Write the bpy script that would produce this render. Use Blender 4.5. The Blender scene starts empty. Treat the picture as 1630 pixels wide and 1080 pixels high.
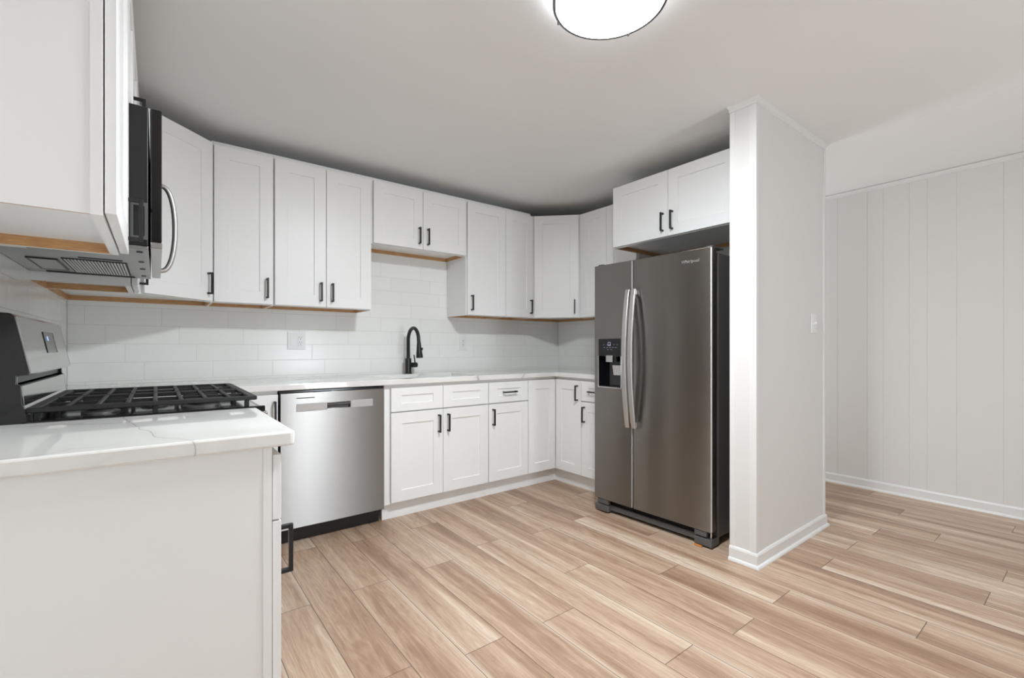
import bpy, bmesh, math, random
from mathutils import Vector, Matrix
random.seed(7)
D = bpy.data
SC = bpy.context.scene
COL = SC.collection
R = math.radians

# ------------------------------------------------------------------ camera, light, exposure
THETA = R(37.64)
CAM = (0.391, -3.453, 1.119)
FPX = 733.8
cam_d = D.cameras.new('camera'); cam = D.objects.new('camera', cam_d); COL.objects.link(cam)
cam.location = CAM; cam.rotation_euler = (R(90), 0, -THETA)
cam_d.sensor_width = 36; cam_d.lens = FPX * 36 / 1630; cam_d.shift_y = 13.7 / 1630
cam_d.clip_start = 0.02
SC.camera = cam
SC.view_settings.view_transform = 'Standard'; SC.view_settings.look = 'None'
SC.view_settings.gamma = 1; SC.view_settings.use_curve_mapping = False
SC.view_settings.exposure = 0.09
world = D.worlds.new('world'); SC.world = world; world.use_nodes = True
world.node_tree.nodes['Background'].inputs[0].default_value = (0.93, 0.96, 1.0, 1)
world.node_tree.nodes['Background'].inputs[1].default_value = 1.0
LAMP_STRENGTH = 150.0
DAYLIGHT_AND_FILL = (30.0, 16.5)       # by the glass door behind the camera (tilted up to brighten the ceiling), and added fill at the far end of the passage

def area_light(name, loc, rot, sx, sy, power, col=(1, 1, 1)):
    l = D.lights.new(name, 'AREA'); l.shape = 'RECTANGLE'; l.size = sx; l.size_y = sy
    l.energy = power; l.color = col
    o = D.objects.new(name, l); o.location = loc; o.rotation_euler = rot; COL.objects.link(o)
    return o
REAR = -6.2
area_light('daylight_glass_door', (2.52, REAR + 0.62, 0.74), (R(90 + 36), 0, 0), 0.62, 1.4, DAYLIGHT_AND_FILL[0], (0.85, 0.93, 1.0))
area_light('passage_fill', (4.3, 0.03, 1.05), (R(-90), 0, 0), 0.76, 1.9, DAYLIGHT_AND_FILL[1], (0.88, 0.945, 1.0))  # added fill for the passage wall and ceiling, its source unseen

# ------------------------------------------------------------------ measures (metres)
W = 3.656          # fridge wall
WR = 4.853         # panelled wall of the passage
ZC = 2.391         # ceiling
ZUB, ZUT = 1.378, 2.284
ZCT, ZCB = 0.914, 0.879
PX0, PX1, PYN, PYF = 2.80, 3.718, -2.356, -2.223     # partition

# ------------------------------------------------------------------ materials
def lin(c):
    c = c / 255.0
    return c / 12.92 if c <= 0.04045 else ((c + 0.055) / 1.055) ** 2.4
def rgb(r, g, b): return (lin(r), lin(g), lin(b), 1.0)

class NT:
    def __init__(s, m): s.t = m.node_tree
    def n(s, typ, **kw):
        x = s.t.nodes.new(typ)
        for k, v in kw.items(): setattr(x, k, v)
        return x
    def l(s, a, b): s.t.links.new(a, b)
    def put(s, sock, v):
        if hasattr(v, 'links'): s.l(v, sock)
        else: sock.default_value = v
    def math(s, op, a, b=0.0, c=None, clamp=False):
        x = s.n('ShaderNodeMath', operation=op, use_clamp=clamp)
        s.put(x.inputs[0], a); s.put(x.inputs[1], b)
        if c is not None: s.put(x.inputs[2], c)
        return x.outputs[0]
    def mix(s, f, a, b):
        x = s.n('ShaderNodeMix', data_type='RGBA')
        s.put(x.inputs[0], f); s.put(x.inputs[6], a); s.put(x.inputs[7], b)
        return x.outputs[2]
    def ramp(s, f, stops):
        x = s.n('ShaderNodeValToRGB'); e = x.color_ramp.elements
        while len(e) < len(stops): e.new(0.5)
        for q, (p, c) in zip(e, stops): q.position = p; q.color = c
        s.l(f, x.inputs[0]); return x.outputs[0]
    def noise(s, vec, scale, detail=2.0, rough=0.5, dist=0.0):
        x = s.n('ShaderNodeTexNoise'); s.l(vec, x.inputs['Vector'])
        x.inputs['Scale'].default_value = scale; x.inputs['Detail'].default_value = detail
        x.inputs['Roughness'].default_value = rough; x.inputs['Distortion'].default_value = dist
        return x.outputs[0]
    def mapping(s, vec, scale=(1, 1, 1), loc=(0, 0, 0)):
        x = s.n('ShaderNodeMapping'); s.l(vec, x.inputs[0])
        x.inputs['Scale'].default_value = scale; x.inputs['Location'].default_value = loc
        return x.outputs[0]
    def bump(s, h, strength, dist=0.001):
        x = s.n('ShaderNodeBump'); s.l(h, x.inputs['Height'])
        x.inputs['Strength'].default_value = strength; x.inputs['Distance'].default_value = dist
        return x.outputs[0]

def base_mat(name, col, rough=0.5, metal=0.0, spec=0.5, coat=0.0):
    m = D.materials.new(name); m.use_nodes = True
    p = m.node_tree.nodes['Principled BSDF']
    p.inputs['Base Color'].default_value = col; p.inputs['Roughness'].default_value = rough
    p.inputs['Metallic'].default_value = metal; p.inputs['Specular IOR Level'].default_value = spec
    p.inputs['Coat Weight'].default_value = coat
    return m, NT(m), p
def paint(name, col, rough=0.5, bump=0.05, scale=220, var=0.03, spec=0.5):
    m, t, p = base_mat(name, col, rough, spec=spec)
    co = t.n('ShaderNodeTexCoord').outputs['Object']
    big = t.noise(co, 3.0, 3)
    c2 = tuple(c * (1 - var) for c in col[:3]) + (1,)
    t.l(t.mix(big, col, c2), p.inputs['Base Color'])
    if bump: t.l(t.bump(t.noise(co, scale, 3), bump, 0.0006), p.inputs['Normal'])
    return m
def metal(name, col, rough, aniso=0.0, rot=0.0, grain=(1, 1, 1), gamount=0.06, mt=1.0):
    m, t, p = base_mat(name, col, rough, mt)
    co = t.n('ShaderNodeTexCoord').outputs['Object']
    g = t.noise(t.mapping(co, grain), 60, 3, 0.6)
    c2 = tuple(c * (1 - gamount * 2) for c in col[:3]) + (1,)
    t.l(t.mix(g, col, c2), p.inputs['Base Color'])
    t.l(t.math('MULTIPLY_ADD', g, 0.10, rough - 0.05), p.inputs['Roughness'])
    if aniso:
        p.inputs['Anisotropic'].default_value = aniso; p.inputs['Anisotropic Rotation'].default_value = rot
        tg = t.n('ShaderNodeTangent', direction_type='RADIAL', axis='Z'); t.l(tg.outputs[0], p.inputs['Tangent'])
    return m

M = {}
M['cab'] = paint('white_cabinet_paint', rgb(244, 244, 243), 0.38, 0.02, 160, 0.015)
M['wall'] = paint('wall_paint', rgb(228, 226, 223), 0.6, 0.12, 260, 0.02)
M['ceil'] = paint('ceiling_paint', rgb(244, 244, 243), 0.85, 0.06, 150, 0.02, 0.2)
M['trim'] = paint('white_trim_paint', rgb(232, 231, 229), 0.35, 0.02, 160, 0.01)
M['plastic'] = paint('white_plastic', rgb(238, 238, 236), 0.3, 0.0)
M['black'] = paint('black_handle_metal', rgb(22, 22, 23), 0.42, 0.03, 300, 0.1)
M['iron'] = paint('cast_iron', rgb(30, 30, 31), 0.5, 0.25, 500, 0.2)
M['blackgloss'] = paint('black_enamel', rgb(14, 14, 16), 0.12, 0.0, var=0.1)
M['blackplastic'] = paint('black_plastic', rgb(20, 20, 21), 0.38, 0.04, 300, 0.1)
M['dark'] = paint('dark_gasket', rgb(10, 10, 10), 0.6, 0.0)
M['greyplastic'] = paint('grey_plastic', rgb(92, 92, 92), 0.45, 0.05, 300, 0.06)
M['steel'] = metal('brushed_steel', (0.36, 0.35, 0.34, 1), 0.43, 1.0, 0.25, (1, 1, 40))
M['steel2'] = metal('satin_steel', (0.58, 0.575, 0.565, 1), 0.22, 0, 0, (30, 30, 30), 0.04)
M['mirror'] = metal('polished_steel', (0.52, 0.52, 0.515, 1), 0.10, 0, 0, (5, 5, 60), 0.02)
M['fridge'] = metal('dark_brushed_steel', (0.31, 0.295, 0.28, 1), 0.37, 1.0, 0.25, (1, 1, 40), 0.05)
M['fridgeside'] = paint('dark_grey_enamel', rgb(98, 96, 95), 0.45, 0.1, 300, 0.06)
M['handle'] = metal('bright_handle_steel', (0.66, 0.65, 0.63, 1), 0.40, 0, 0, (60, 60, 2), 0.04)
M['pan'] = metal('galvanised_sheet', (0.40, 0.40, 0.40, 1), 0.30, 0, 0, (8, 8, 8), 0.08)
M['orange'] = paint('orange_shim', rgb(214, 140, 70), 0.6, 0)
M['band'] = metal('satin_band', (0.50, 0.49, 0.48, 1), 0.5, 0, 0, (4, 4, 40), 0.03)
M['plate'] = metal('glint_and_slat_metal', (0.78, 0.77, 0.76, 1), 0.5, 0, 0, (20, 20, 2), 0.02, 0.6)
M['burner'] = metal('dull_burner_base', (0.30, 0.30, 0.30, 1), 0.45, 0, 0, (20, 20, 20), 0.06)
M['lens'] = paint('frosted_lens', rgb(170, 170, 168), 0.3, 0)
M['chrome'] = metal('chrome', (0.8, 0.8, 0.8, 1), 0.08, 0, 0, (1, 1, 1), 0.01)
M['ring'] = metal('nickel_ring', (0.22, 0.22, 0.22, 1), 0.35, 0, 0, (10, 10, 10), 0.03)
m, t, p = base_mat('lamp_diffuser', (1, 1, 1, 1), 0.5)
p.inputs['Emission Color'].default_value = (0.89, 0.95, 1.0, 1); p.inputs['Emission Strength'].default_value = LAMP_STRENGTH
M['lamp'] = m
m, t, p = base_mat('lamp_side_glass', (1, 1, 1, 1), 0.5)
p.inputs['Emission Color'].default_value = (0.89, 0.95, 1.0, 1); p.inputs['Emission Strength'].default_value = LAMP_STRENGTH * 0.09
M['lampside'] = m
m, t, p = base_mat('blue_display', (0.1, 0.1, 0.12, 1), 0.2)
p.inputs['Emission Color'].default_value = (0.35, 0.5, 1, 1); p.inputs['Emission Strength'].default_value = 0.9
M['digit'] = m
m, t, p = base_mat('icon_print', rgb(150, 150, 160), 0.4); M['icon'] = m
m, t, p = base_mat('icon_lit', rgb(150, 150, 190), 0.4)
p.inputs['Emission Color'].default_value = (0.6, 0.6, 1, 1); p.inputs['Emission Strength'].default_value = 0.25; M['iconlit'] = m
m, t, p = base_mat('dark_glass', rgb(60, 62, 62), 0.06); M['glass'] = m

def wood_rail():
    m, t, p = base_mat('raw_wood', rgb(200, 150, 100), 0.6)
    co = t.n('ShaderNodeTexCoord').outputs['Object']
    g = t.noise(t.mapping(co, (4, 4, 60)), 6, 4, 0.6)
    t.l(t.ramp(g, [(0.3, rgb(178, 128, 82)), (0.7, rgb(212, 166, 116))]), p.inputs['Base Color'])
    return m
M['rawwood'] = wood_rail()

def quartz(vein_path=None):
    m, t, p = base_mat('white_quartz', rgb(238, 237, 234), 0.04, spec=0.65)
    co = t.n('ShaderNodeTexCoord').outputs['Object']
    warp = t.noise(co, 2.2, 4, 0.6)
    w2 = t.n('ShaderNodeVectorMath', operation='ADD'); t.l(co, w2.inputs[0])
    sc = t.n('ShaderNodeVectorMath', operation='SCALE'); sc.inputs[3].default_value = 0.55
    nz = t.n('ShaderNodeTexNoise'); t.l(co, nz.inputs['Vector']); nz.inputs['Scale'].default_value = 2.6; nz.inputs['Detail'].default_value = 5
    t.l(nz.outputs[1], sc.inputs[0]); t.l(sc.outputs[0], w2.inputs[1])
    v = t.n('ShaderNodeTexVoronoi', feature='DISTANCE_TO_EDGE'); t.l(w2.outputs[0], v.inputs['Vector']); v.inputs['Scale'].default_value = 1.5
    vein = t.math('SUBTRACT', 1.0, t.math('MULTIPLY', v.outputs['Distance'], 55.0, clamp=True))
    vein = t.math('MULTIPLY', vein, t.ramp(t.noise(co, 1.7, 2), [(0.46, (0, 0, 0, 1)), (0.62, (1, 1, 1, 1))]))
    soft = t.math('SUBTRACT', 1.0, t.math('MULTIPLY', v.outputs['Distance'], 7.0, clamp=True))
    f = t.math('ADD', t.math('MULTIPLY', vein, 0.75), t.math('MULTIPLY', soft, 0.14), clamp=True)
    if vein_path:        # a crack-like vein across the slab: x as a function of y
        sp = t.n('ShaderNodeSeparateXYZ'); t.l(co, sp.inputs[0])
        y0, y1 = vein_path[0][0], vein_path[-1][0]
        ty = t.math('DIVIDE', t.math('SUBTRACT', sp.outputs[1], y0), y1 - y0, clamp=True)
        vx = t.ramp(ty, [((y - y0) / (y1 - y0), (x, x, x, 1)) for y, x in vein_path])
        nv = t.math('MULTIPLY_ADD', t.noise(co, 28.0, 3), 0.016, -0.008)
        dv = t.math('ABSOLUTE', t.math('SUBTRACT', t.math('ADD', sp.outputs[0], nv), vx))
        thin = t.math('SUBTRACT', 1.0, t.math('DIVIDE', dv, 0.0022), clamp=True)
        wide = t.math('SUBTRACT', 1.0, t.math('DIVIDE', dv, 0.03), clamp=True)
        f = t.math('ADD', t.math('MULTIPLY', f, 0.6), t.math('ADD', t.math('MULTIPLY', thin, 0.55), t.math('MULTIPLY', wide, 0.07)), clamp=True)
    t.l(t.mix(f, rgb(238, 237, 234), rgb(150, 142, 134)), p.inputs['Base Color'])
    return m
M['quartz'] = quartz()
M['quartz_near'] = quartz([(-2.226, .458), (-2.175, .432), (-2.142, .401), (-2.104, .387), (-2.024, .380), (-1.976, .361), (-1.834, .339), (-1.70, .316)])

def tile(name, axis):
    m, t, p = base_mat(name, rgb(232, 232, 229), 0.2)
    co = t.n('ShaderNodeTexCoord').outputs['Object']
    s = t.n('ShaderNodeSeparateXYZ'); t.l(co, s.inputs[0])
    u = s.outputs[axis]; z = s.outputs[2]
    TW, TH, SH = 0.338, 0.1055, 0.0855
    zz = t.math('DIVIDE', t.math('SUBTRACT', z, 0.929), TH)
    row = t.math('FLOOR', zz); fz = t.math('SUBTRACT', zz, row)
    uu = t.math('DIVIDE', t.math('SUBTRACT', t.math('MULTIPLY_ADD', row, SH, u), 0.334), TW)
    fu = t.math('FRACT', t.math('ADD', uu, 50.0))
    col = t.math('FLOOR', uu)
    du = t.math('MULTIPLY', t.math('MINIMUM', fu, t.math('SUBTRACT', 1.0, fu)), TW)
    dz = t.math('MULTIPLY', t.math('MINIMUM', fz, t.math('SUBTRACT', 1.0, fz)), TH)
    d = t.math('MINIMUM', du, dz)
    g = t.math('SUBTRACT', 1.0, t.math('DIVIDE', d, 0.0016), clamp=True)
    cell = t.n('ShaderNodeCombineXYZ'); t.l(row, cell.inputs[0]); t.l(col, cell.inputs[1])
    wn = t.n('ShaderNodeTexWhiteNoise', noise_dimensions='3D'); t.l(cell.outputs[0], wn.inputs['Vector'])
    c = t.mix(t.math('MULTIPLY', wn.outputs[0], 0.5), rgb(246, 246, 243), rgb(240, 240, 236))
    t.l(t.mix(g, c, rgb(205, 203, 197)), p.inputs['Base Color'])
    t.l(t.math('MULTIPLY_ADD', g, 0.5, 0.20), p.inputs['Roughness'])
    h = t.math('DIVIDE', d, 0.003, clamp=True)
    tilt = t.math('MULTIPLY', t.noise(co, 9.0, 1), 1.0)
    t.l(t.bump(t.math('ADD', h, tilt), 0.35, 0.001), p.inputs['Normal'])
    return m
M['tile_x'] = tile('white_subway_tile', 0)
M['tile_y'] = tile('white_subway_tile_side', 1)

def planks():
    m, t, p = base_mat('oak_plank_vinyl', rgb(190, 160, 133), 0.36, spec=0.4)
    uv = t.n('ShaderNodeUVMap', uv_map='plank'); s = t.n('ShaderNodeSeparateXYZ'); t.l(uv.outputs[0], s.inputs[0])
    at = t.n('ShaderNodeAttribute', attribute_name='tone'); r = t.n('ShaderNodeSeparateColor'); t.l(at.outputs[0], r.inputs[0])
    u, v = s.outputs[0], s.outputs[1]           # metres from the plank's own corner
    off1 = t.math('MULTIPLY', r.outputs[0], 37.0); off2 = t.math('MULTIPLY', r.outputs[1], 53.0)
    c = t.n('ShaderNodeCombineXYZ'); t.l(t.math('ADD', u, off1), c.inputs[0]); t.l(t.math('ADD', v, off2), c.inputs[1])
    t.l(off1, c.inputs[2])
    vec = c.outputs[0]
    broad = t.noise(t.mapping(vec, (10, 0.5, 1)), 1.0, 2, 0.5, 0.5)          # wide heart/sapwood bands
    grain = t.noise(t.mapping(vec, (60, 1.6, 1)), 1.0, 5, 0.62, 0.8)
    fine = t.noise(t.mapping(vec, (260, 9, 1)), 1.0, 4, 0.65, 0.6)
    fig = t.noise(t.mapping(vec, (26, 3.2, 1)), 1.0, 5, 0.6, 3.0)
    f = t.math('ADD', t.math('MULTIPLY', broad, 1.15), t.math('MULTIPLY', grain, 0.30))
    f = t.math('ADD', f, t.math('MULTIPLY', fig, 0.42))
    flat = t.noise(t.mapping(vec, (9.0, 0.8, 1)), 1.0, 2, 0.5, 0.4)
    ring = t.math('SINE', t.math('MULTIPLY', flat, 95.0))
    f = t.math('ADD', f, t.math('MULTIPLY', ring, 0.035))
    f = t.math('ADD', f, t.math('MULTIPLY_ADD', r.outputs[2], 0.19, -0.515))
    col = t.ramp(f, [(0.20, rgb(146, 116, 95)), (0.38, rgb(170, 140, 117)), (0.54, rgb(192, 164, 140)), (0.68, rgb(206, 182, 159)), (0.82, rgb(224, 206, 186))])
    col = t.mix(t.math('MULTIPLY', t.ramp(fine, [(0.45, (0, 0, 0, 1)), (0.75, (1, 1, 1, 1))]), 0.44), col, rgb(140, 111, 91))
    wu = t.n('ShaderNodeAttribute', attribute_name='edge')     # distance to the plank's rim, in uv of the second map
    e = t.n('ShaderNodeSeparateXYZ'); uv2 = t.n('ShaderNodeUVMap', uv_map='rim'); t.l(uv2.outputs[0], e.inputs[0])
    du = t.math('MINIMUM', u, t.math('SUBTRACT', e.outputs[0], u)); dv = t.math('MINIMUM', v, t.math('SUBTRACT', e.outputs[1], v))
    d = t.math('MINIMUM', du, dv)
    g = t.math('DIVIDE', t.math('SUBTRACT', 0.0021, d), 0.0010, clamp=True)
    # a pale sapwood streak runs along one long side of many boards
    sap = t.math('SUBTRACT', 1.0, t.math('DIVIDE', u, t.math('MULTIPLY_ADD', t.noise(t.mapping(vec, (0.1, 1.2, 1)), 1.0, 2), 0.06, -0.012)), clamp=True)
    sap = t.math('MULTIPLY', sap, t.math('GREATER_THAN', r.outputs[1], 0.35))
    col = t.mix(t.math('MULTIPLY', sap, 0.62), col, rgb(230, 213, 194))
    t.l(t.mix(t.math('MULTIPLY', g, 0.85), col, rgb(92, 76, 64)), p.inputs['Base Color'])
    t.l(t.math('MULTIPLY_ADD', grain, 0.12, 0.31), p.inputs['Roughness'])
    h = t.math('ADD', t.math('DIVIDE', d, 0.004, clamp=True), t.math('MULTIPLY', fine, 0.12))
    t.l(t.bump(h, 0.3, 0.001), p.inputs['Normal'])
    return m
M['floor'] = planks()

# ------------------------------------------------------------------ mesh builder
class MB:
    def __init__(s): s.bm = bmesh.new()
    def box(s, a, b, bev=0.0, seg=2):
        lo = [min(a[i], b[i]) for i in range(3)]; hi = [max(a[i], b[i]) for i in range(3)]
        t = bmesh.new(); bmesh.ops.create_cube(t, size=1)
        for v in t.verts: v.co = Vector([lo[i] + (v.co[i] + .5) * (hi[i] - lo[i]) for i in range(3)])
        if bev: bmesh.ops.bevel(t, geom=t.edges[:], offset=bev, segments=seg, affect='EDGES', profile=0.5)
        s.join(t); return s
    def join(s, t, mat=None):
        if mat is not None: bmesh.ops.transform(t, matrix=mat, verts=t.verts)
        bmesh.ops.recalc_face_normals(t, faces=t.faces[:])
        me = D.meshes.new('tmp'); t.to_mesh(me); t.free(); s.bm.from_mesh(me); D.meshes.remove(me); return s
    def prism(s, poly, z0, z1, bev=0.0, seg=3):
        t = bmesh.new()
        lo = [t.verts.new((x, y, z0)) for x, y in poly]; hi = [t.verts.new((x, y, z1)) for x, y in poly]
        n = len(poly); t.faces.new(lo); t.faces.new(hi)
        for i in range(n): t.faces.new((lo[i], lo[(i + 1) % n], hi[(i + 1) % n], hi[i]))
        bmesh.ops.recalc_face_normals(t, faces=t.faces[:])
        if bev: bmesh.ops.bevel(t, geom=t.edges[:], offset=bev, segments=seg, affect='EDGES', profile=0.5)
        s.join(t); return s
    def extrude_profile(s, prof, axis, a, b):
        """prof: points in the plane normal to axis ('x': (y,z); 'y': (x,z))"""
        t = bmesh.new()
        def P(q, w): return (w, q[0], q[1]) if axis == 'x' else (q[0], w, q[1])
        A = [t.verts.new(P(q, a)) for q in prof]; B = [t.verts.new(P(q, b)) for q in prof]
        n = len(prof); t.faces.new(A); t.faces.new(B)
        for i in range(n): t.faces.new((A[i], A[(i + 1) % n], B[(i + 1) % n], B[i]))
        s.join(t); return s
    def cyl(s, c, r, h, axis='z', r2=None, n=32, bev=0.0):
        t = bmesh.new(); bmesh.ops.create_cone(t, cap_ends=True, segments=n, radius1=r, radius2=r if r2 is None else r2, depth=h)
        if bev: bmesh.ops.bevel(t, geom=[e for e in t.edges if all(len(f.verts) > 4 or True for f in e.link_faces) and abs(e.verts[0].co.z - e.verts[1].co.z) < 1e-6], offset=bev, segments=2, affect='EDGES')
        m = Matrix.Identity(4)
        if axis == 'x': m = Matrix.Rotation(R(90), 4, 'Y')
        if axis == 'y': m = Matrix.Rotation(R(-90), 4, 'X')
        s.join(t, Matrix.Translation(c) @ m); return s
    def lathe(s, prof, c=(0, 0, 0), n=64):
        t = bmesh.new(); rings = []
        for r, z in prof:
            if r < 1e-6: rings.append([t.verts.new((c[0], c[1], c[2] + z))])
            else: rings.append([t.verts.new((c[0] + r * math.cos(2 * math.pi * i / n), c[1] + r * math.sin(2 * math.pi * i / n), c[2] + z)) for i in range(n)])
        for A, B in zip(rings, rings[1:]):
            for i in range(n):
                j = (i + 1) % n
                q = [A[i % len(A)], A[j % len(A)], B[j % len(B)], B[i % len(B)]]
                q = list(dict.fromkeys(q))
                if len(q) > 2: t.faces.new(q)
        s.join(t); return s
    def tube(s, pts, rad, n=16, sq=False):
        pts = [Vector(p) for p in pts]; t = bmesh.new(); rings = []
        rads = rad if isinstance(rad, (list, tuple)) else [rad] * len(pts)
        tan = [(pts[min(i + 1, len(pts) - 1)] - pts[max(i - 1, 0)]).normalized() for i in range(len(pts))]
        up = Vector((0, 0, 1)) if abs(tan[0].z) < .9 else Vector((1, 0, 0))
        nx = tan[0].cross(up).normalized()
        for i, p_ in enumerate(pts):
            nx = (nx - tan[i] * nx.dot(tan[i])).normalized(); ny = tan[i].cross(nx)
            rings.append([t.verts.new(p_ + rads[i] * (math.cos(2 * math.pi * k / n) * nx + math.sin(2 * math.pi * k / n) * ny)) for k in range(n)])
        for A, B in zip(rings, rings[1:]):
            for k in range(n): t.faces.new((A[k], A[(k + 1) % n], B[(k + 1) % n], B[k]))
        t.faces.new(rings[0]); t.faces.new(rings[-1])
        s.join(t); return s
    def strip(s, centre, half_u, half_v):
        """sweep of a rectangle: centre = list of (point, u-dir, v-dir)"""
        t = bmesh.new(); rings = []
        for p_, u, v in centre:
            p_, u, v = Vector(p_), Vector(u), Vector(v)
            rings.append([t.verts.new(p_ + a * half_u * u + b * half_v * v) for a, b in ((-1, -1), (1, -1), (1, 1), (-1, 1))])
        for A, B in zip(rings, rings[1:]):
            for k in range(4): t.faces.new((A[k], A[(k + 1) % 4], B[(k + 1) % 4], B[k]))
        t.faces.new(rings[0]); t.faces.new(rings[-1]); s.join(t); return s
    def build(s, name, mat, parent=None, loc=(0, 0, 0), rotz=0.0, bevel=0.0, smooth=None, kind=None, label=None):
        me = D.meshes.new(name); s.bm.to_mesh(me); s.bm.free()
        o = D.objects.new(name, me); COL.objects.link(o); me.materials.append(mat)
        o.location = loc; o.rotation_euler = (0, 0, rotz)
        if parent is not None: o.parent = parent
        if bevel:
            b = o.modifiers.new('bevel', 'BEVEL'); b.width = bevel; b.segments = 2; b.limit_method = 'ANGLE'; b.angle_limit = R(35)
        if smooth is not None:
            for f in me.polygons: f.use_smooth = True
            me.set_sharp_from_angle(angle=R(smooth))
        if kind: o['kind'] = kind
        if label: o['label'] = label
        return o

def thing(name, label, cat, loc=(0, 0, 0), rotz=0.0, group=None):
    o = D.objects.new(name, None); COL.objects.link(o); o.empty_display_size = 0.1
    o.location = loc; o.rotation_euler = (0, 0, rotz); o['label'] = label; o['category'] = cat
    if group: o['group'] = group
    return o
def inset(poly, d):
    n = len(poly); out = []
    area = sum(poly[i][0] * poly[(i + 1) % n][1] - poly[(i + 1) % n][0] * poly[i][1] for i in range(n))
    sg = 1 if area > 0 else -1
    for i in range(n):
        p0, p1, p2 = Vector(poly[i - 1]), Vector(poly[i]), Vector(poly[(i + 1) % n])
        e1, e2 = (p1 - p0).normalized(), (p2 - p1).normalized()
        n1, n2 = Vector((-e1.y, e1.x)) * sg, Vector((-e2.y, e2.x)) * sg
        b = (n1 + n2); k = d / max(1e-6, (1 + n1.dot(n2)))
        q = p1 + b * k; out.append((q.x, q.y))
    return out
def struct(name, mb, mat, **kw): return mb.build(name, mat, kind='structure', **kw)

# ------------------------------------------------------------------ floor: one mesh, a face per board
def floor():
    bm = bmesh.new(); up = bm.loops.layers.uv.new('plank'); ur = bm.loops.layers.uv.new('rim')
    ct = bm.loops.layers.float_color.new('tone')
    PW, PL, X0 = 0.1778, 1.22, 1.101
    seam = {-2: -1.328, -1: -1.955, 0: -1.33, 1: -2.022, 2: -1.34, 3: -2.046, 4: -2.495, 5: -1.803, 6: -2.556, 7: -2.097, 8: -2.554, 9: -2.998,
            11: -2.558, 12: -3.12, 13: -2.565, 14: -3.14, 15: -2.588, 16: -2.834, 18: -2.591, 10: -2.2, 17: -2.15}
    rnd = random.Random(21)
    for k in range(-8, 23):
        xa, xb = X0 + k * PW, X0 + (k + 1) * PW
        cx0, cx1 = max(xa, -0.02), min(xb, WR + 0.02)
        if cx1 <= cx0: continue
        s0 = seam.get(k, -rnd.uniform(0, PL)); j = math.floor((-6.3 - s0) / PL)
        y = s0 + j * PL
        while y < 0.02:
            ya, yb = y, y + PL; y = yb
            c0, c1 = max(ya, -6.3), min(yb, 0.02)
            if c1 <= c0: continue
            tone = (rnd.random(), rnd.random(), rnd.random(), 1)
            vs = [bm.verts.new(q) for q in ((cx0, c0, 0), (cx1, c0, 0), (cx1, c1, 0), (cx0, c1, 0))]
            f = bm.faces.new(vs)
            for lp in f.loops:
                u, v = lp.vert.co.x - xa, lp.vert.co.y - ya
                if tone[0] > 0.5: u = PW - u
                lp[up].uv = (u, v); lp[ur].uv = (PW, PL); lp[ct] = tone
    bmesh.ops.remove_doubles(bm, verts=bm.verts[:], dist=1e-6)
    bmesh.ops.recalc_face_normals(bm, faces=bm.faces[:])
    for f in bm.faces:
        if f.normal.z < 0: f.normal_flip()
    mb = MB(); mb.bm.free(); mb.bm = bm
    return struct('floor', mb, M['floor'])
floor()

# ------------------------------------------------------------------ walls and ceiling
struct('ceiling', MB().box((-0.1, REAR - .1, ZC), (PX1, 0.1, ZC + 0.1)), M['ceil'])
struct('ceiling_passage', MB().box((PX1, REAR - .1, ZC - 0.0012), (WR + .1, 0.1, ZC + 0.1)), M['ceil'])
wl = struct('wall_left', MB().box((-0.1, REAR - .1, 0), (0, 0.1, ZC)), M['wall'])
wb = MB()
for x0, x1, z0, z1 in ((0, 3.88, 0, ZC), (3.88, 4.72, 2.05, ZC), (4.72, WR + .1, 0, ZC)): wb.box((x0, 0, z0), (x1, .1, z1))  # gap at the passage end is added for the fill light
wb = struct('wall_back', wb, M['wall'])
wr = struct('wall_right', MB().box((W, PYF, 0), (PX1, 0, ZC)), M['wall'])
struct('wall_partition', MB().box((PX0, PYN, 0), (PX1, PYF, ZC)), M['wall'])
# rear wall behind the camera, pierced by a glass door and a window
rw = MB()
for a, b in (((-.1, 0), (.2, ZC)), ((.2, 0), (1.7, ZC)), ((1.7, 0), (2.05, ZC)), ((2.05, 2.06), (2.85, ZC)), ((2.85, 0), (WR + .1, ZC)), ((2.05, 0), (2.85, .1))):
    rw.box((a[0], REAR - .1, a[1]), (b[0], REAR, b[1]))
struct('wall_rear', rw, M['wall'])
# tiled backsplash strips belong to their walls
MB().box((0.009, -0.008, ZCT), (W - 0.009, 0, ZUB + 0.03)).box((1.58, -0.008, ZUB + .03), (2.349, 0, 1.87)).build('tile_backsplash', M['tile_x'], wb)
MB().box((0, -2.226, ZCT), (0.008, -0.0085, 1.43)).build('tile_backsplash', M['tile_y'], wl)
MB().box((W - 0.008, -1.24, ZCT), (W, -0.0085, ZUB + .03)).build('tile_backsplash', M['tile_y'], wr)

# panelled wall of the passage: boards with V grooves where the photo shows them
def passage_wall():
    ys = []
    for px in (1333.5, 1380.6, 1406, 1447.8, 1476, 1523, 1597.6):
        k = (px - 815) / FPX; d = (WR - CAM[0]) / (math.sin(THETA) + k * math.cos(THETA))
        ys.append(CAM[1] + d * (math.cos(THETA) - k * math.sin(THETA)))
    ys = sorted(ys); y = ys[0]
    while y > REAR + .3: y -= 0.27 if len(ys) % 2 else 0.135; ys.append(y)
    y = max(ys)
    while y < -.3: y += 0.2; ys.append(y)
    ys = sorted([REAR - .1] + ys + [0.0])
    g = 0.0035; t = bmesh.new(); prof = []
    for i, y in enumerate(ys):
        if i in (0, len(ys) - 1): prof.append((WR, y))
        else: prof += [(WR, y - g / 2), (WR + 0.0022, y), (WR, y + g / 2)]
    prof = prof + [(WR + .1, 0.0), (WR + .1, REAR - .1)]
    mb = MB(); mb.prism(prof, 0, ZC - 0.004)
    return struct('wall_passage', mb, M['wall'])
passage_wall()

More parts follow.
